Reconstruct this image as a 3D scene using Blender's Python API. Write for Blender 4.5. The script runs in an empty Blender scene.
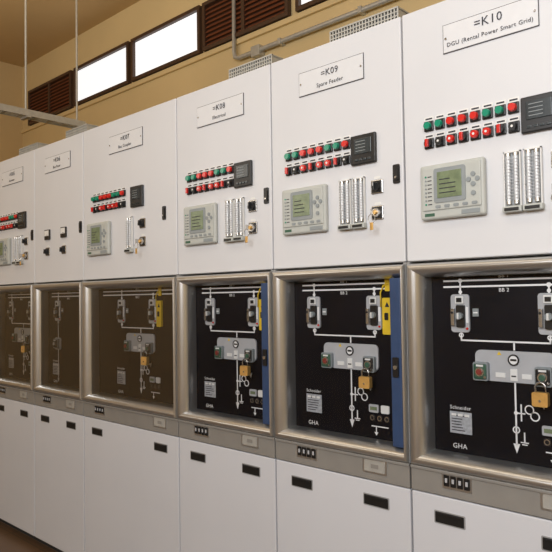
import bpy, bmesh, math, random
from mathutils import Vector, Matrix
random.seed(4)
sc = bpy.context.scene
try:
    sc.view_settings.view_transform = 'Standard'
    sc.view_settings.look = 'None'
except Exception: pass

# ------------------------------------------------------------ materials
def new_mat(name):
    m = bpy.data.materials.new(name); m.use_nodes = True
    return m, m.node_tree, m.node_tree.nodes['Principled BSDF']
def mat(name, col, rough=.5, metal=0, noise=0, nscale=30, bump=0, emis=None, coat=0, bscale=200, estr=1, spec=.5):
    m, nt, b = new_mat(name)
    b.inputs['Base Color'].default_value = (*col, 1)
    b.inputs['Roughness'].default_value = rough
    b.inputs['Metallic'].default_value = metal
    b.inputs['Coat Weight'].default_value = coat
    b.inputs['Specular IOR Level'].default_value = spec
    tc = nt.nodes.new('ShaderNodeTexCoord')
    if noise:
        n = nt.nodes.new('ShaderNodeTexNoise'); n.inputs['Scale'].default_value = nscale
        n.inputs['Detail'].default_value = 5
        r = nt.nodes.new('ShaderNodeValToRGB')
        r.color_ramp.elements[0].position = .3; r.color_ramp.elements[1].position = .7
        r.color_ramp.elements[0].color = (*[c*(1-noise) for c in col], 1)
        r.color_ramp.elements[1].color = (*[min(1, c*(1+noise)) for c in col], 1)
        nt.links.new(tc.outputs['Object'], n.inputs['Vector'])
        nt.links.new(n.outputs['Fac'], r.inputs['Fac'])
        nt.links.new(r.outputs['Color'], b.inputs['Base Color'])
    if bump:
        n2 = nt.nodes.new('ShaderNodeTexNoise'); n2.inputs['Scale'].default_value = bscale
        bp = nt.nodes.new('ShaderNodeBump'); bp.inputs['Strength'].default_value = bump
        bp.inputs['Distance'].default_value = .002
        nt.links.new(tc.outputs['Object'], n2.inputs['Vector'])
        nt.links.new(n2.outputs['Fac'], bp.inputs['Height'])
        nt.links.new(bp.outputs['Normal'], b.inputs['Normal'])
    if emis:
        b.inputs['Emission Color'].default_value = (*emis, 1)
        b.inputs['Emission Strength'].default_value = estr
    return m
M = {}
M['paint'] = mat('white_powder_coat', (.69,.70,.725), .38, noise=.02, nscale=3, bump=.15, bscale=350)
M['paintshade'] = mat('white_powder_coat_shaded', (.63,.645,.685), .45, noise=.02, nscale=3, bump=.15, bscale=350)  # same white paint, greyed and blued to put the lower shade in its colour
M['gap'] = mat('dark_gap', (.03,.03,.03), .8, noise=.2)
M['side'] = mat('cabinet_grey', (.30,.30,.30), .5, noise=.05)
M['alu'] = mat('anodised_aluminium', (.57,.565,.55), .28, .85, noise=.04, nscale=8)
M['strip'] = mat('grey_control_strip', (.32,.31,.29), .45, .3, noise=.05, nscale=12)
M['blue'] = mat('blue_plastic', (.03,.06,.14), .4, noise=.08)
M['black'] = mat('black_plastic', (.012,.012,.013), .35, noise=.2)
M['slot'] = mat('black_slot', (.008,.008,.008), .5, noise=.2)
M['mimic'] = mat('mimic_black_panel', (.004,.004,.007), .5, noise=.3, nscale=6, spec=.15)
M['white'] = mat('white_plastic', (.8,.8,.78), .4, noise=.02)
M['line'] = mat('mimic_white_print', (.88,.88,.88), .5, noise=.02)
M['grey'] = mat('grey_plate', (.46,.47,.49), .4, noise=.05)
M['relay'] = mat('relay_housing', (.49,.51,.48), .45, noise=.03)
M['relayd'] = mat('relay_bezel', (.27,.30,.31), .45, noise=.05)
M['lcd'] = mat('lcd_screen', (.19,.24,.14), .25, noise=.15, nscale=60)
M['lcdd'] = mat('meter_screen', (.035,.045,.05), .2, noise=.2, nscale=60)
M['red'] = mat('red_lens', (.66,.02,.015), .25, noise=.05, coat=.3)
M['dkred'] = mat('dull_red_lens', (.25,.04,.03), .4, noise=.1)
M['green'] = mat('green_lens', (.005,.27,.16), .25, noise=.05, coat=.3)
M['steel'] = mat('steel', (.55,.54,.52), .25, .9, noise=.05)
M['brass'] = mat('brass', (.70,.42,.13), .32, .45, noise=.12, nscale=40)
M['yellow'] = mat('yellow_plate', (.80,.55,.03), .45, noise=.05)
M['dkgreen'] = mat('green_switch_body', (.04,.11,.07), .45, noise=.1)
M['plate'] = mat('nameplate', (.72,.73,.75), .35, noise=.02)
M['ink'] = mat('black_ink', (.02,.02,.03), .5, noise=.1)
M['frameink'] = mat('nameplate_edge', (.06,.06,.07), .4, noise=.1)
M['clear'] = mat('terminal_clear', (.40,.42,.44), .15, noise=.15, nscale=50, coat=.5)
M['tubew'] = mat('terminal_tube', (.66,.68,.70), .15, noise=.05, nscale=50, coat=.6)
M['galv'] = mat('galvanised', (.5,.5,.47), .45, .4, noise=.08)
M['sticker'] = mat('rating_sticker', (.42,.44,.47), .4, noise=.2, nscale=90)

def wallmat(name, col):
    return mat(name, col, .85, noise=.05, nscale=1.2, bump=.3, bscale=60)
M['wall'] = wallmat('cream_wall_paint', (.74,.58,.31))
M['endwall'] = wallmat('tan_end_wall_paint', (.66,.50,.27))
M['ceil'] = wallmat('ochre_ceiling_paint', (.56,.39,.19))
M['louvre'] = mat('brown_louvre', (.24,.075,.03), .5, noise=.15)
M['wframe'] = mat('dark_window_frame', (.07,.035,.02), .5, noise=.1)
M['pane'] = mat('bright_daylight_pane', (.6,.6,.6), .3, noise=.01, emis=(.96,.98,1), estr=.85)
# floor tiles
m, nt, b = new_mat('brown_floor_tile'); M['floor'] = m
tc = nt.nodes.new('ShaderNodeTexCoord'); br = nt.nodes.new('ShaderNodeTexBrick')
br.offset = 0; br.inputs['Scale'].default_value = 1
br.inputs['Brick Width'].default_value = .4; br.inputs['Row Height'].default_value = .4
br.inputs['Mortar Size'].default_value = .004
br.inputs['Color1'].default_value = (.13,.075,.04,1); br.inputs['Color2'].default_value = (.11,.065,.035,1)
br.inputs['Mortar'].default_value = (.06,.045,.03,1)
nt.links.new(tc.outputs['Object'], br.inputs['Vector']); nt.links.new(br.outputs['Color'], b.inputs['Base Color'])
b.inputs['Roughness'].default_value = .35
# glass
def glass(name, haze, hcol, ior=1.5):
    m = bpy.data.materials.new(name); m.use_nodes = True; nt = m.node_tree; nt.nodes.clear()
    o = nt.nodes.new('ShaderNodeOutputMaterial'); t = nt.nodes.new('ShaderNodeBsdfTransparent')
    g = nt.nodes.new('ShaderNodeBsdfGlossy'); g.inputs['Roughness'].default_value = .01
    f = nt.nodes.new('ShaderNodeFresnel'); f.inputs['IOR'].default_value = ior
    d = nt.nodes.new('ShaderNodeBsdfDiffuse'); d.inputs['Color'].default_value = (*hcol,1)
    n = nt.nodes.new('ShaderNodeTexNoise'); n.inputs['Scale'].default_value = 3
    mp = nt.nodes.new('ShaderNodeMapRange'); mp.inputs['To Min'].default_value = haze*.75; mp.inputs['To Max'].default_value = haze*1.25
    mx = nt.nodes.new('ShaderNodeMixShader'); mx2 = nt.nodes.new('ShaderNodeMixShader')
    L = nt.links.new
    L(n.outputs['Fac'], mp.inputs['Value']); L(mp.outputs['Result'], mx.inputs['Fac'])
    L(t.outputs[0], mx.inputs[1]); L(d.outputs[0], mx.inputs[2])
    L(f.outputs[0], mx2.inputs['Fac']); L(mx.outputs[0], mx2.inputs[1]); L(g.outputs[0], mx2.inputs[2])
    L(mx2.outputs[0], o.inputs['Surface'])
    return m
M['glass'] = glass('clear_window_glass', .001, (.5,.5,.5), 1.33)
M['glassb'] = glass('brown_reflection_glass', .11, (.36,.25,.13), 1.5)  # brown haze paints the room's grazing reflection into the panes

# ------------------------------------------------------------ mesh builder
class MB:
    def __init__(s): s.v=[]; s.f=[]; s.mi=[]; s.mats=[]; s.sm=[]
    def idx(s,k):
        if k not in s.mats: s.mats.append(k)
        return s.mats.index(k)
    def add(s, vs, fs, k, smooth=False):
        o=len(s.v); s.v+= [tuple(v) for v in vs]; i=s.idx(k)
        for f in fs: s.f.append([o+a for a in f]); s.mi.append(i); s.sm.append(smooth)
    def box(s,x0,x1,y0,y1,z0,z1,k,bev=0,seg=2):
        bm=bmesh.new(); bmesh.ops.create_cube(bm,size=1)
        for v in bm.verts:
            v.co=Vector((x0 if v.co.x<0 else x1, y0 if v.co.y<0 else y1, z0 if v.co.z<0 else z1))
        if bev: bmesh.ops.bevel(bm,geom=bm.edges[:]+bm.verts[:],offset=bev,segments=seg,affect='EDGES',profile=.5)
        s.frombm(bm,k)
    def frombm(s,bm,k,smooth=False):
        bm.verts.index_update()
        s.add([v.co.copy() for v in bm.verts],[[v.index for v in f.verts] for f in bm.faces],k,smooth); bm.free()
    def cyl(s,c,ax,r,h,k,n=20,r2=None,smooth=True):
        """centre base c, along axis vector ax, length h"""
        ax=Vector(ax).normalized(); q=ax.to_track_quat('Z','Y'); c=Vector(c); r2=r if r2 is None else r2
        a=[c+q@Vector((r*math.cos(t),r*math.sin(t),0)) for t in [2*math.pi*i/n for i in range(n)]]
        b=[c+q@Vector((r2*math.cos(t),r2*math.sin(t),h)) for t in [2*math.pi*i/n for i in range(n)]]
        s.add(a+b,[[i,(i+1)%n,n+(i+1)%n,n+i] for i in range(n)],k,smooth)
        s.add(a,[list(range(n))[::-1]],k); s.add(b,[list(range(n))],k)
    def poly(s,pts,y0,y1,k):
        """pts in (x,z), extruded y0 (front) to y1"""
        n=len(pts)
        vs=[(x,y0,z) for x,z in pts]+[(x,y1,z) for x,z in pts]
        s.add(vs,[list(range(n)),list(range(n,2*n))[::-1]]+[[i,n+i,n+(i+1)%n,(i+1)%n] for i in range(n)],k)
    def rrect(s,x0,x1,z0,z1,y0,y1,r,k,n=5):
        pts=[]
        for cx,cz,a0 in((x1-r,z1-r,0),(x0+r,z1-r,90),(x0+r,z0+r,180),(x1-r,z0+r,270)):
            for i in range(n+1):
                a=math.radians(a0+90*i/n); pts.append((cx+r*math.cos(a),cz+r*math.sin(a)))
        s.poly(pts,y0,y1,k)
    def tube(s,pts,r,k,n=10,closed=False):
        pts=[Vector(p) for p in pts]; m=len(pts); rings=[]
        for i,p in enumerate(pts):
            if closed: d=pts[(i+1)%m]-pts[i-1]
            else: d=pts[min(i+1,m-1)]-pts[max(i-1,0)]
            q=d.normalized().to_track_quat('Z','Y')
            rings.append([p+q@Vector((r*math.cos(2*math.pi*j/n),r*math.sin(2*math.pi*j/n),0)) for j in range(n)])
        vs=[v for R in rings for v in R]; fs=[]
        for i in range(m if closed else m-1):
            for j in range(n):
                a=i*n; b=((i+1)%m)*n
                fs.append([a+j,a+(j+1)%n,b+(j+1)%n,b+j])
        if not closed: fs+= [list(range(n))[::-1],[(m-1)*n+j for j in range(n)]]
        s.add(vs,fs,k,True)
    def ring(s,cx,cz,r,w,y0,y1,k,n=24):
        vs=[];fs=[]
        for i in range(n):
            c,t=math.cos(2*math.pi*i/n),math.sin(2*math.pi*i/n)
            vs+=[(cx+r*c,y0,cz+r*t),(cx+(r-w)*c,y0,cz+(r-w)*t),(cx+r*c,y1,cz+r*t),(cx+(r-w)*c,y1,cz+(r-w)*t)]
        for i in range(n):
            a=4*i;b=4*((i+1)%n)
            fs+=[[a,b,b+1,a+1],[a,a+2,b+2,b],[a+1,b+1,b+3,a+3]]
        s.add(vs,fs,k)
    def obj(s,name,parent=None,loc=(0,0,0),recalc=True):
        me=bpy.data.meshes.new(name); me.from_pydata(s.v,[],s.f)
        for k in s.mats: me.materials.append(M[k])
        for p,i,sm in zip(me.polygons,s.mi,s.sm): p.material_index=i; p.use_smooth=sm
        if recalc:
            bm=bmesh.new(); bm.from_mesh(me); bmesh.ops.recalc_face_normals(bm,faces=bm.faces[:]); bm.to_mesh(me); bm.free()
        o=bpy.data.objects.new(name,me); sc.collection.objects.link(o); o.location=loc
        if parent: o.parent=parent
        return o
def text(s,x,y,z,size,parent,k='ink',al='CENTER',name='text',sx=1):
    c=bpy.data.curves.new(name,'FONT'); c.body=s; c.size=size; c.align_x=al; c.align_y='CENTER'
    c.extrude=.0002; c.resolution_u=2; c.materials.append(M[k]); c.space_character=1.08
    o=bpy.data.objects.new(name,c); sc.collection.objects.link(o)
    o.rotation_euler=(math.pi/2,0,0); o.location=(x,y,z); o.scale=(sx,1,1); o.parent=parent
    return o

ZT,ZM,ZS,ZD,H=2.40,1.578,.925,.843,2.40
MY=.06   # mimic panel surface
# ------------------------------------------------------------ pieces
def frame(W,ri,k='alu'):
    mb=MB(); prof=[(0,.03),(0,-.002),(.06,-.012),(.2,-.019),(.38,-.021),(.56,-.017),(.72,-.008),(.86,.008),(.95,.026),(1,.058)]
    x0,x1,z0,z1=.004,W-.003,ZS,ZM-.006
    L,R,T,B=.055,ri,.046,.044
    loops=[]
    for u,y in prof:
        loops.append([(x0+L*u,y,z0+B*u),(x1-R*u,y,z0+B*u),(x1-R*u,y,z1-T*u),(x0+L*u,y,z1-T*u)])
    # per side so mitres stay crisp
    for sd in range(4):
        vs=[];fs=[]
        for lp in loops: vs+=[lp[sd],lp[(sd+1)%4]]
        for i in range(len(loops)-1): fs.append([2*i,2*i+1,2*i+3,2*i+2])
        mb.add(vs,fs,k,True)
    return mb
def padlock(mb,x,y,z,s=1):
    mb.rrect(x-.024*s,x+.024*s,z-.026*s,z+.018*s,y-.016,y+.002,.006*s,'brass')
    pts=[(x-.016*s,y-.007,z+.01*s),(x-.016*s,y-.007,z+.03*s)]
    for i in range(7):
        a=math.pi-math.pi*i/6; pts.append((x+.016*s*math.cos(a),y-.007,z+.032*s+.016*s*math.sin(a)))
    pts+=[(x+.016*s,y-.007,z+.01*s)]
    mb.tube(pts,.0038*s,'steel',8)
    mb.cyl((x,y-.016,z-.008*s),(0,-1,0),.004*s,.001,'steel',10)
def isolator(mb,x,k='grey'):
    y=MY
    mb.rrect(x-.031,x+.031,1.350,1.470,y-.006,y,.010,k)
    mb.rrect(x-.010,x+.018,1.366,1.436,y-.014,y-.006,.004,'black')
    mb.cyl((x+.004,y-.014,1.402),(0,-1,0),.011,.012,'relayd',16)
    mb.box(x+.001,x+.007,y-.032,y-.026,1.392,1.412,'white',.001)
    mb.box(x-.014,x+.014,y-.012,y-.006,1.440,1.464,'white',.002)
    mb.box(x-.009,x+.009,y-.014,y-.006,1.445,1.459,'black',.001)
    mb.box(x-.027,x-.015,y-.018,y-.006,1.37,1.425,'steel',.002)
    mb.cyl((x-.021,y-.018,1.412),(0,-1,0),.004,.002,'black',8)
    mb.cyl((x+.024,y-.006,1.362),(0,-1,0),.004,.004,'red',10)
    mb.box(x+.020,x+.028,y-.008,y-.006,1.38,1.43,'line')
def swbox(mb,x,z,body,btn):
    y=MY
    mb.rrect(x-.025,x+.023,z-.027,z+.029,y-.020,y-.006,.006,'relayd')
    mb.box(x-.021,x+.019,y-.024,y-.020,z-.022,z+.024,body,.004)
    mb.cyl((x-.001,y-.024,z),(0,-1,0),.014,.003,'steel',18)
    mb.cyl((x-.001,y-.027,z),(0,-1,0),.009,.004,btn,18)
    mb.box(x-.012,x+.010,y-.0255,y-.024,z+.016,z+.022,'white')
    mb.cyl((x+.015,y-.024,z-.016),(0,-1,0),.004,.003,'steel',10)
def hl(mb,x0,x1,z,w=.005): mb.box(x0,x1,MY-.0012,MY,z-w/2,z+w/2,'line')
def vl(mb,x,z0,z1,w=.005): mb.box(x-w/2,x+w/2,MY-.0012,MY,z0,z1,'line')

def mimic(P,W,off,kind):
    mb=MB()
    mb.box(.01,W-.01,MY,MY+.01,.93,ZM-.012,'mimic')
    mb.obj('mimic_panel',P)
    mb=MB()
    gl,gr=.08,(W-.06 if W<.7 else W-.05)
    hl(mb,gl+.02,gr,1.513,.0055); hl(mb,gl+.02,gr,1.494,.0055)
    text('BB 1',off+.30,MY-.002,1.5245,.016,P,'line',name='bus_label')
    text('BB 2',off+.30,MY-.002,1.481,.016,P,'line',name='bus_label')
    xl,xr,xc=off+.158,off+.432,off+.326
    if kind in('full','earth'):
        xs=[xl,xr]
    else: xs=[xl+.02]; xc=xl+.02
    for i,x in enumerate(xs):
        isolator(mb,x)
        vl(mb,x,1.468,1.513 if i==0 else 1.494)
        mb.cyl((x,MY-.0015,1.513 if i==0 else 1.494),(0,1,0),.007,.0015,'line',14)
        mb.cyl((x,MY-.0015,1.477),(0,1,0),.006,.0015,'line',12)
        vl(mb,x,1.325,1.352)
        mb.ring(x,1.341,.008,.003,MY-.0015,MY,'line')
        # position indicator windows beside the isolator
        if i==0:
            mb.box(x+.040,x+.060,MY-.003,MY,1.40,1.425,'relayd',.001)
            mb.box(x+.043,x+.057,MY-.004,MY-.003,1.41,1.414,'line')
    if len(xs)==2:
        hl(mb,xl-.002,xr+.002,1.325)
        vl(mb,xc,1.30,1.325)
        # breaker control plate
        mb.rrect(off+.205,off+.446,1.205,1.298,MY-.006,MY,.018,'grey')
        mb.cyl((xc,MY-.006,1.272),(0,-1,0),.015,.002,'line',20)
        mb.ring(xc,1.272,.017,.004,MY-.010,MY-.006,'black')
        mb.box(xc-.009,xc+.009,MY-.0095,MY-.006,1.269,1.275,'black')
        swbox(mb,off+.228,1.232,'dkgreen','dkred')
        swbox(mb,off+.416,1.228,'black','dkgreen')
        # little windows between the switches
        mb.box(off+.27,off+.30,MY-.0085,MY-.006,1.218,1.232,'white')
        mb.box(off+.350,off+.378,MY-.0085,MY-.006,1.218,1.232,'white')
        mb.box(off+.315,off+.337,MY-.009,MY-.006,1.210,1.245,'white',.001)
        mb.box(off+.319,off+.333,MY-.010,MY-.009,1.222,1.226,'ink')
        mb.poly([(off+.275,1.285),(off+.289,1.285),(off+.282,1.296)],MY-.0068,MY-.006,'yellow')
        # line to arrow
        vl(mb,xc,1.02,1.205)
        mb.poly([(xc-.010,1.024),(xc+.010,1.024),(xc,.996)],MY-.0012,MY,'line')
        mb.cyl((xc,MY-.0015,1.115),(0,1,0),.006,.0015,'line',12)
        # voltage transformer branch
        hl(mb,xc,xc+.028,1.115,.004)
        mb.ring(xc+.040,1.128,.014,.0035,MY-.0012,MY,'line'); mb.ring(xc+.056,1.110,.014,.0035,MY-.0012,MY,'line')
        vl(mb,xc+.016,1.092,1.142,.004)
        mb.ring(xc,1.065,.011,.0035,MY-.0012,MY,'line')
        mb.poly([(xc+.070,1.150),(xc+.090,1.156),(xc+.083,1.134)],MY-.0012,MY,'line')
        vl(mb,xc+.024,1.03,1.06,.004); hl(mb,xc+.012,xc+.036,1.03,.003); hl(mb,xc+.016,xc+.032,1.024,.003)
        # voltage indicator sockets lower right
        for j in range(3):
            mb.rrect(off+.405+j*.03,off+.425+j*.03,1.03,1.052,MY-.002,MY,.005,'black')
            mb.ring(off+.415+j*.03,1.041,.009,.003,MY-.0035,MY-.001,'steel')
        mb.rrect(off+.402,off+.442,1.060,1.088,MY-.004,MY,.005,'grey')
        mb.box(off+.408,off+.436,MY-.005,MY-.004,1.068,1.080,'lcd')
        mb.rrect(off+.452,off+.486,1.060,1.088,MY-.004,MY,.005,'white')
        for j in range(3): hl(mb,off+.456,off+.482,1.067+j*.007,.002)
        hl(mb,off+.41,off+.48,1.012,.0035); vl(mb,off+.43,.99,1.012,.0035)
        mb.poly([(off+.422,.992),(off+.438,.992),(off+.43,.980)],MY-.0012,MY,'line')
    else:
        vl(mb,xc,1.0,1.352)
        mb.poly([(xc-.009,1.012),(xc+.009,1.012),(xc,.99)],MY-.0012,MY,'line')
        mb.rrect(xc-.035,xc+.035,1.18,1.25,MY-.005,MY,.012,'grey')
        swbox(mb,xc,1.215,'black','grey')
    if kind=='earth':
        mb.rrect(off+.470,off+.508,1.335,1.462,MY-.010,MY,.005,'yellow')
        mb.box(off+.480,off+.495,MY-.014,MY-.010,1.385,1.41,'black',.002)
        mb.poly([(off+.481,1.43),(off+.499,1.43),(off+.490,1.448)],MY-.0105,MY-.010,'ink')
        mb.tube([(off+.462,MY-.006,1.43),(off+.462,MY-.006,1.48),(off+.474,MY-.006,1.505),(off+.495,MY-.006,1.512),(off+.505,MY-.006,1.49)],.003,'yellow',8)
        mb.rrect(off+.478,off+.500,1.485,1.53,MY-.004,MY,.004,'yellow')
    # sticker
    mb.box(off+.112,off+.186,MY-.001,MY,1.03,1.098,'sticker')
    for j in range(6):
        mb.box(off+.118,off+.118+random.uniform(.03,.058),MY-.0015,MY-.001,1.038+j*.009,1.041+j*.009,'ink')
    for j in range(3): mb.box(off+.118+j*.022,off+.134+j*.022,MY-.0016,MY-.001,1.084,1.092,'white')
    mb.obj('mimic_diagram',P)
    text('Schneider',off+.149,MY-.002,1.111,.0165,P,'line',name='maker_label')
    text('GHA',off+.145,MY-.002,.99,.022,P,'line',name='type_label')
    if kind!='single':
        pb=MB(); padlock(pb,off+.414,MY-.032,1.172,.92); pb.obj('padlock',P)

def nameplate(P,W,a,b,sz=.034,sz2=.021):
    mb=MB(); c=W/2
    mb.box(c-.149,c+.149,-.003,0,2.226,2.318,'frameink',.001)
    mb.box(c-.1468,c+.1468,-.0045,-.002,2.2283,2.3157,'plate',.001)
    for dx in(-.138,.138): mb.cyl((c+dx,-.0045,2.272),(0,-1,0),.004,.002,'steel',10)
    mb.obj('nameplate',P)
    text(a,c,-.006,2.289,sz,P,name='nameplate_text'); text(b,c,-.006,2.25,sz2,P,name='nameplate_text')

def buttons(P,x0,n=8,sp=.0391):
    mb=MB(); r1='GGRRRGGR'; r2='RKRRRRRK'
    for row,(z,cs) in enumerate(((2.013,r1),(1.957,r2))):
        for i in range(n):
            x=x0+i*sp
            mb.box(x-.0165,x+.0165,-.002,0,z+.013,z+.026,'white')
            mb.box(x-.012,x+.012,-.0025,-.002,z+.017,z+.022,'ink')
            mb.box(x-.0165,x+.0165,-.007,0,z-.021,z+.012,'black',.003)
            ck={'G':'green','R':'red','K':'black'}[cs[i]]
            mb.cyl((x,-.007,z-.0045),(0,-1,0),.0145,.003,'black',18)
            if row==0 or i%3:
                mb.cyl((x,-.010,z-.0045),(0,-1,0),.0128,.010,ck,18,r2=.011)
                if row==1: mb.cyl((x,-.020,z-.0045),(0,-1,0),.0038,.0008,'white',10)
            else:
                mb.cyl((x,-.010,z-.0045),(0,-1,0),.0125,.006,'black',18)
                mb.box(x-.0050,x+.0050,-.024,-.014,z-.017,z+.008,ck,.001)
    mb.obj('push_buttons',P)
def meter(P,x0):
    mb=MB(); x1=x0+.104; z0,z1=1.926,2.030
    mb.box(x0,x1,-.012,0,z0,z1,'black',.004,3)
    mb.box(x0+.016,x1-.016,-.014,-.011,z0+.036,z1-.014,'lcdd',.002)
    for j in range(4):
        mb.box(x0+.024,x1-.04,-.0146,-.014,z0+.046+j*.011,z0+.048+j*.011,'relayd')
        mb.box(x0+.018+j*.018,x0+.031+j*.018,-.015,-.012,z0+.012,z0+.020,'lcdd',.001)
    mb.obj('power_meter',P)
def relay(P,x0):
    mb=MB(); x1=x0+.215; z0,z1=1.706,1.880; F=-.020
    mb.box(x0,x1,F,0,z0,z1,'relay',.008,3)
    mb.box(x0+.010,x1-.010,F-.004,F+.002,z0+.028,z1-.010,'relay',.003)
    mb.rrect(x0+.052,x0+.158,z0+.050,z1-.016,F-.0065,F-.003,.008,'relayd')
    mb.box(x0+.064,x0+.146,F-.008,F-.006,z0+.064,z1-.028,'lcd',.001)
    for j in range(4): mb.box(x0+.072,x0+.072+random.uniform(.03,.06),F-.0085,F-.008,z0+.078+j*.014,z0+.081+j*.014,'ink')
    for j in range(8):
        mb.cyl((x0+.024,F-.004,z0+.048+j*.0125),(0,-1,0),.003,.002,'green' if j in(0,7) else 'relayd',8)
        mb.box(x0+.030,x0+.044,F-.0045,F-.004,z0+.046+j*.0125,z0+.049+j*.0125,'ink')
    for cx,cz in((.182,.125),(.182,.095),(.182,.068),(.168,.110),(.196,.110)):
        mb.cyl((x0+cx,F-.004,z0+cz),(0,-1,0),.0075,.003,'relayd',14)
    for j in range(5): mb.rrect(x0+.056+j*.03,x0+.074+j*.03,z0+.034,z0+.043,F-.006,F-.003,.004,'relayd')
    mb.box(x0+.016,x0+.05,F-.0005,F+.001,z0+.010,z0+.020,'dkgreen')
    mb.box(x0+.14,x0+.20,F-.0015,F+.001,z0+.008,z0+.022,'relayd',.001)
    mb.obj('protection_relay',P)
def terminals(P,xs):
    mb=MB()
    for x in xs:
        mb.box(x,x+.050,-.004,0,1.722,1.882,'clear',.002)
        mb.box(x,x+.003,-.012,-.003,1.722,1.882,'white'); mb.box(x+.047,x+.050,-.012,-.003,1.722,1.882,'white')
        mb.box(x,x+.050,-.012,-.003,1.878,1.882,'white')
        for j in range(2):
            xx=x+.0140+j*.022
            mb.cyl((xx,-.010,1.738),(0,0,1),.0065,.130,'tubew',12)
            mb.cyl((xx,-.010,1.868),(0,0,1),.0075,.008,'steel',12)
            mb.cyl((xx,-.010,1.728),(0,0,1),.0075,.010,'steel',12)
        for j in range(13):
            mb.box(x+.004,x+.046,-.0172,-.0150,1.744+j*.0094,1.7458+j*.0094,'grey')
        mb.box(x-.003,x+.053,-.022,0,1.704,1.722,'relay',.003)
        mb.box(x+.004,x+.046,-.025,-.022,1.708,1.717,'black',.001)
    mb.obj('test_terminal_blocks',P)
def knob(P,x,z,key=False,name='selector_switch'):
    mb=MB()
    mb.box(x-.024,x+.024,-.005,0,z-.024,z+.024,'steel',.003)
    mb.box(x-.020,x+.020,-.008,-.004,z-.020,z+.020,'black',.002)
    mb.cyl((x,-.008,z),(0,-1,0),.016,.010,'black' if not key else 'steel',20,r2=.014)
    if key:
        mb.cyl((x,-.018,z),(0,-1,0),.008,.008,'brass',14)
        mb.box(x-.0015,x+.0015,-.044,-.026,z-.010,z+.010,'steel',.0005)
        mb.tube([(x+.014*math.cos(a),-.040,z-.024+.016*math.sin(a)) for a in [2*math.pi*i/12 for i in range(12)]],.0012,'steel',6,True)
        mb.box(x-.006,x+.006,-.042,-.038,z-.062,z-.036,'brass',.001)
    else:
        mb.box(x-.004,x+.004,-.030,-.016,z-.013,z+.013,'black',.002)
        mb.box(x-.001,x+.001,-.0305,-.030,z,z+.012,'white')
    mb.box(x-.012,x+.012,-.001,0,z+.027,z+.036,'white')
    mb.obj('key_switch' if key else name,P)
def smallmeter(P,x,z):
    mb=MB()
    mb.box(x-.030,x+.030,-.010,0,z-.03,z+.03,'black',.003)
    mb.box(x-.024,x+.024,-.0115,-.009,z-.008,z+.024,'white',.001)
    mb.box(x-.001,x+.016,-.012,-.0115,z-.004,z-.002,'ink')
    mb.obj('panel_meter',P)
def latch(P,x,z=1.874):
    mb=MB()
    mb.rrect(x-.013,x+.013,z-.032,z+.032,-.004,0,.005,'black')
    mb.rrect(x-.008,x+.008,z-.022,z+.022,-.008,-.004,.004,'black')
    mb.cyl((x,-.008,z-.012),(0,-1,0),.004,.002,'steel',10)
    mb.obj('door_latch',P)
def vent(P,x0,x1,y0=.03,y1=.30):
    mb=MB(); z0,z1=2.403,2.452
    mb.box(x0+.004,x1-.004,y0+.004,y1-.004,z0,z1-.006,'gap')
    n=int((x1-x0)/.013)
    for i in range(n+1):
        x=x0+(x1-x0)*i/n
        mb.box(x-.0026,x+.0026,y0-.001,y0+.004,z0,z1,'galv')
        mb.box(x-.0026,x+.0026,y0,y1,z1-.006,z1,'galv')
    for j in range(4):
        z=z0+.003+(z1-z0-.006)*j/3; mb.box(x0,x1,y0-.0015,y0+.004,z-.002,z+.002,'galv')
    m=int((y1-y0)/.02)
    for j in range(m+1):
        y=y0+(y1-y0)*j/m; mb.box(x0,x1,y-.002,y+.002,z1-.005,z1+.0006,'galv')
    mb.box(x1-.004,x1,y0,y1,z0,z1,'galv')
    mb.obj('roof_vent_grille',P)

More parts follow.
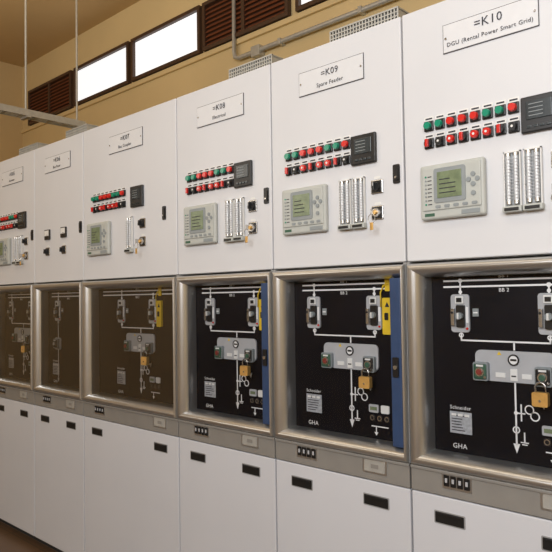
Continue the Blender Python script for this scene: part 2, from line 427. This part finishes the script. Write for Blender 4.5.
def cabinet(x,W,spec):
    P=bpy.data.objects.new('switchgear_cabinet',None); sc.collection.objects.link(P); P.location=(x,0,0)
    mb=MB()
    g=.001
    mb.box(g,W-g,.05,1.0,0,.06,'gap')
    mb.box(g,W-g,.022,1.0,.05,ZS,'side')
    mb.box(g,W-g,MY+.012,1.0,ZS,ZM,'side')
    mb.box(g,.012,.0,MY+.02,ZS,ZM,'side'); mb.box(W-.012,W-g,.0,MY+.02,ZS,ZM,'side')
    mb.box(g,W-g,.022,.55,ZM,H,'side'); mb.box(g,W-g,.02,.55,H-.012,H,'paint')
    mb.obj('carcass',P)
    mb=MB(); mb.box(.0030,W-.0030,0,.022,ZM+.002,H-.001,'paint',.004,3); mb.obj('upper_door',P)
    mb=MB(); mb.box(.0034,W-.0034,-.002,.022,.055,ZD-.003,'paintshade',.004,3)
    for c in(.135,W-.135):
        mb.rrect(c-.052,c+.052,.755,.795,-.0035,-.001,.004,'side')
        mb.rrect(c-.048,c+.048,.7585,.7915,-.0045,-.003,.003,'slot')
        mb.box(c-.04,c+.04,-.008,-.004,.785,.790,'black',.001)
    mb.obj('lower_door',P)
    mb=MB(); mb.box(.003,W-.003,-.004,.03,ZD,ZS,'strip',.003)
    mb.box(.003,W-.003,-.008,.0,ZS-.012,ZS-.002,'strip',.002)
    mb.rrect(.115,.212,.870,.918,-.0065,-.003,.004,'alu')
    for j in range(4): mb.rrect(.121+j*.0225,.139+j*.0225,.877,.911,-.009,-.006,.002,'black')
    for j in range(4): mb.box(.126+j*.0225,.134+j*.0225,-.011,-.009,.888,.902,'grey',.001)
    mb.rrect(W-.185,W-.088,.868,.916,-.0065,-.003,.004,'alu')
    mb.rrect(W-.178,W-.095,.873,.911,-.008,-.006,.003,'galv')
    mb.box(W-.150,W-.120,-.0085,-.008,.885,.899,'strip')
    mb.obj('control_strip',P)
    ri=.020 if spec['blue'] else .024
    f=frame(W,ri)
    if spec['blue']:
        f.box(W-.064,W-.022,-.006,.055,ZS+.044,ZM-.05,'blue',.004)
        f.rrect(W-.054,W-.032,1.20,1.265,-.012,-.005,.004,'black')
        f.cyl((W-.043,-.012,1.232),(0,-1,0),.007,.003,'steel',12)
    f.obj('window_frame',P)
    x0,x1,z0,z1=.048,W-(.060 if spec['blue'] else .020),ZS+.036,ZM-.042
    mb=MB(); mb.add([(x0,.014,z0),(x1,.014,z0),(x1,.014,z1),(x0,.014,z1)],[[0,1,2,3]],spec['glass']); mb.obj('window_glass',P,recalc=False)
    mimic(P,W,spec.get('off',0),spec['kind'])
    nameplate(P,W,*spec['lab'])
    t=spec['top']
    if t in('std','wide'):
        o=.025 if t=='wide' else 0
        buttons(P,.0955+o)
        meter(P,.392+o*2.8)
        relay(P,.068-(.005 if t=='wide' else 0))
        if t=='std':
            terminals(P,[.338,.397]); kx=.494
        else: terminals(P,[.425]); kx=.555
        knob(P,kx,1.841); knob(P,kx,1.752,True)
    else:
        for xx in(.17,.36):
            smallmeter(P,xx,1.86); knob(P,xx,1.76)
    latch(P,W-.029 if W<.7 else W-.095)
    if spec.get('vent'): vent(P,*spec['vent'])
    return P

blue=dict(blue=True,glass='glass',top='std')
cabinet(-.488,.6,dict(blue,kind='earth',lab=('=K11','Incomer Feeder'),vent=(.3,.58)))
cabinet(-1.088,.6,dict(blue,kind='earth',lab=('=K10','DGU (Rental Power Smart Grid)',.038,.0185)))
cabinet(-1.688,.6,dict(blue,kind='earth',lab=('=K09','Spare Feeder'),vent=(.28,.57)))
cabinet(-2.288,.6,dict(blue,kind='earth',lab=('=K08','Electrical'),vent=(.33,.58)))
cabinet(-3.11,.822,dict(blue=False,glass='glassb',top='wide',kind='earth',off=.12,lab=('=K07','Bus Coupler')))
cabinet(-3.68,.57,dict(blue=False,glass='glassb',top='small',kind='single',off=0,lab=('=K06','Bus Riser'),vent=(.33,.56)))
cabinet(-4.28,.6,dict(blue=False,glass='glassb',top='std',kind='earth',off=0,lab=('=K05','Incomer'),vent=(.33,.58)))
cabinet(-4.88,.6,dict(blue=False,glass='glassb',top='std',kind='earth',off=0,lab=('=K04','Feeder')))

# ------------------------------------------------------------ room
XL,XR,YB,YF,ZC=-8.1,3.5,2.0,-3.6,4.6
def slab(name,*a,k,**kw):
    mb=MB(); mb.box(*a,k); return mb.obj(name)
slab('floor',XL-.2,XR+.2,YF-.2,YB+.2,-.1,0,k='floor')
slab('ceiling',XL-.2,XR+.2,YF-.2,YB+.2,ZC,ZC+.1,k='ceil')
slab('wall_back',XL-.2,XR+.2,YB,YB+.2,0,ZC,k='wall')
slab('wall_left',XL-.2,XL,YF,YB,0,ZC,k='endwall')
slab('wall_right',XR,XR+.2,YF,YB,0,ZC,k='wall')
slab('wall_front',XL-.2,XR+.2,YF-.2,YF,0,ZC,k='wall')
slab('trim_1',XL,XR,YB-.03,YB,3.70,3.745,k='wall')
def win(n,x0,x1,z0,z1,lou):
    P=bpy.data.objects.new('window_%d'%n,None); sc.collection.objects.link(P)
    mb=MB(); f=.035; y=YB
    mb.box(x0-f,x1+f,y-.05,y,z0-f,z0,'wframe',.004); mb.box(x0-f,x1+f,y-.05,y,z1,z1+f,'wframe',.004)
    mb.box(x0-f,x0,y-.05,y,z0,z1,'wframe',.004); mb.box(x1,x1+f,y-.05,y,z0,z1,'wframe',.004)
    if lou:
        c=(x0+x1)/2; mb.box(c-.02,c+.02,y-.045,y,z0,z1,'wframe',.003)
    mb.obj('frame',P)
    mb=MB()
    if lou:
        mb.box(x0,x1,y-.004,y,z0,z1,'wframe')
        k=9
        for i in range(k):
            z=z0+(z1-z0)*(i+.5)/k
            vs=[(x0,y-.038,z-.018),(x1,y-.038,z-.018),(x1,y-.006,z+.016),(x0,y-.006,z+.016),
                (x0,y-.032,z-.022),(x1,y-.032,z-.022),(x1,y-.0,z+.012),(x0,y-.0,z+.012)]
            mb.add(vs,[[0,1,2,3],[7,6,5,4],[0,4,5,1],[3,2,6,7],[0,3,7,4],[1,5,6,2]],'louvre')
        mb.obj('louvres',P)
    else:
        mb.box(x0,x1,y-.012,y-.002,z0,z1,'pane'); mb.obj('pane',P)
for n,(a,b,l) in enumerate([(-7.82,-6.80,1),(-6.66,-5.61,0),(-5.49,-4.45,0),(-4.34,-3.35,1),(-3.2,-2.2,0),(-2.1,-1.1,0)]):
    win(n+1,a,b,3.79,4.17,l)
# wall conduit
mb=MB(); yc=YB-.045
mb.tube([(-3.95,yc,ZC),(-3.95,yc,3.63),(-3.94,yc,3.58),(-3.89,yc,3.56),(2,yc,3.56)],.02,'galv',12)
for x in(-3.4,-2.6,-1.8): mb.box(x-.015,x+.015,yc-.026,YB,3.535,3.585,'galv',.003)
mb.box(-3.72,-3.62,yc-.03,YB,3.51,3.60,'galv',.006)
mb.obj('wall_conduit')
# suspended cable tray (runs across the room)
mb=MB(); xt=-4.64
mb.box(xt-.05,xt-.044,YF,.88,2.88,2.93,'galv'); mb.box(xt+.044,xt+.05,YF,.88,2.88,2.93,'galv')
yy=YF+.1
while yy<.88: mb.box(xt-.045,xt+.045,yy,yy+.02,2.882,2.892,'galv'); yy+=.12
mb.tube([(xt,YF,2.905),(xt,.88,2.905)],.014,'white',8)
for y in(.40,.83,-.6,-1.8,-3.0):
    mb.cyl((xt,y,2.89),(0,0,1),.008,ZC-2.89,'galv',10)
    mb.box(xt-.06,xt+.06,y-.015,y+.015,2.868,2.884,'galv')
mb.obj('suspended_cable_tray')

# ------------------------------------------------------------ lights
def area(name,loc,rot,sx,sy,p,col):
    l=bpy.data.lights.new(name,'AREA'); l.shape='RECTANGLE'; l.size=sx; l.size_y=sy; l.energy=p; l.color=col
    o=bpy.data.objects.new(name,l); sc.collection.objects.link(o); o.location=loc; o.rotation_euler=rot
    return o
area('daylight_opening',(.5,-3.45,2.9),(math.radians(78),0,0),4.2,1.6,166,(.95,.97,1))
area('daylight_opening_side',(-5.2,-3.45,2.9),(math.radians(78),0,0),2.5,1.2,30,(1,.93,.82))
area('ceiling_tube_light',(-2,-1.3,4.0),(0,0,0),5,.5,20,(1,.95,.85))
area('ceiling_fill',(-4.5,-.8,3.3),(math.pi,0,0),4,1.5,44,(1,.92,.76))  # added fill aimed upward to brighten ceiling and back wall, no fixture there
w=bpy.data.worlds.new('World'); sc.world=w; w.use_nodes=True
w.node_tree.nodes['Background'].inputs[0].default_value=(.8,.9,1,1); w.node_tree.nodes['Background'].inputs[1].default_value=.6

# ------------------------------------------------------------ camera
th=math.radians(47.1); pitch=math.radians(2.0); roll=.0145
Fh=Vector((-math.cos(th),math.sin(th),0)); R0=Vector((math.sin(th),math.cos(th),0)); Z=Vector((0,0,1))
F=(Fh*math.cos(pitch)+Z*math.sin(pitch)); U0=R0.cross(F)
R=R0*math.cos(roll)-U0*math.sin(roll); U=U0*math.cos(roll)+R0*math.sin(roll)
cam=bpy.data.cameras.new('camera'); co=bpy.data.objects.new('camera',cam); sc.collection.objects.link(co)
mt=Matrix((R,U,-F)).transposed().to_4x4(); mt.translation=Vector((0,-1.8,1.467)); co.matrix_world=mt
cam.sensor_width=36; cam.lens=628/552*36; cam.clip_start=.05
sc.camera=co
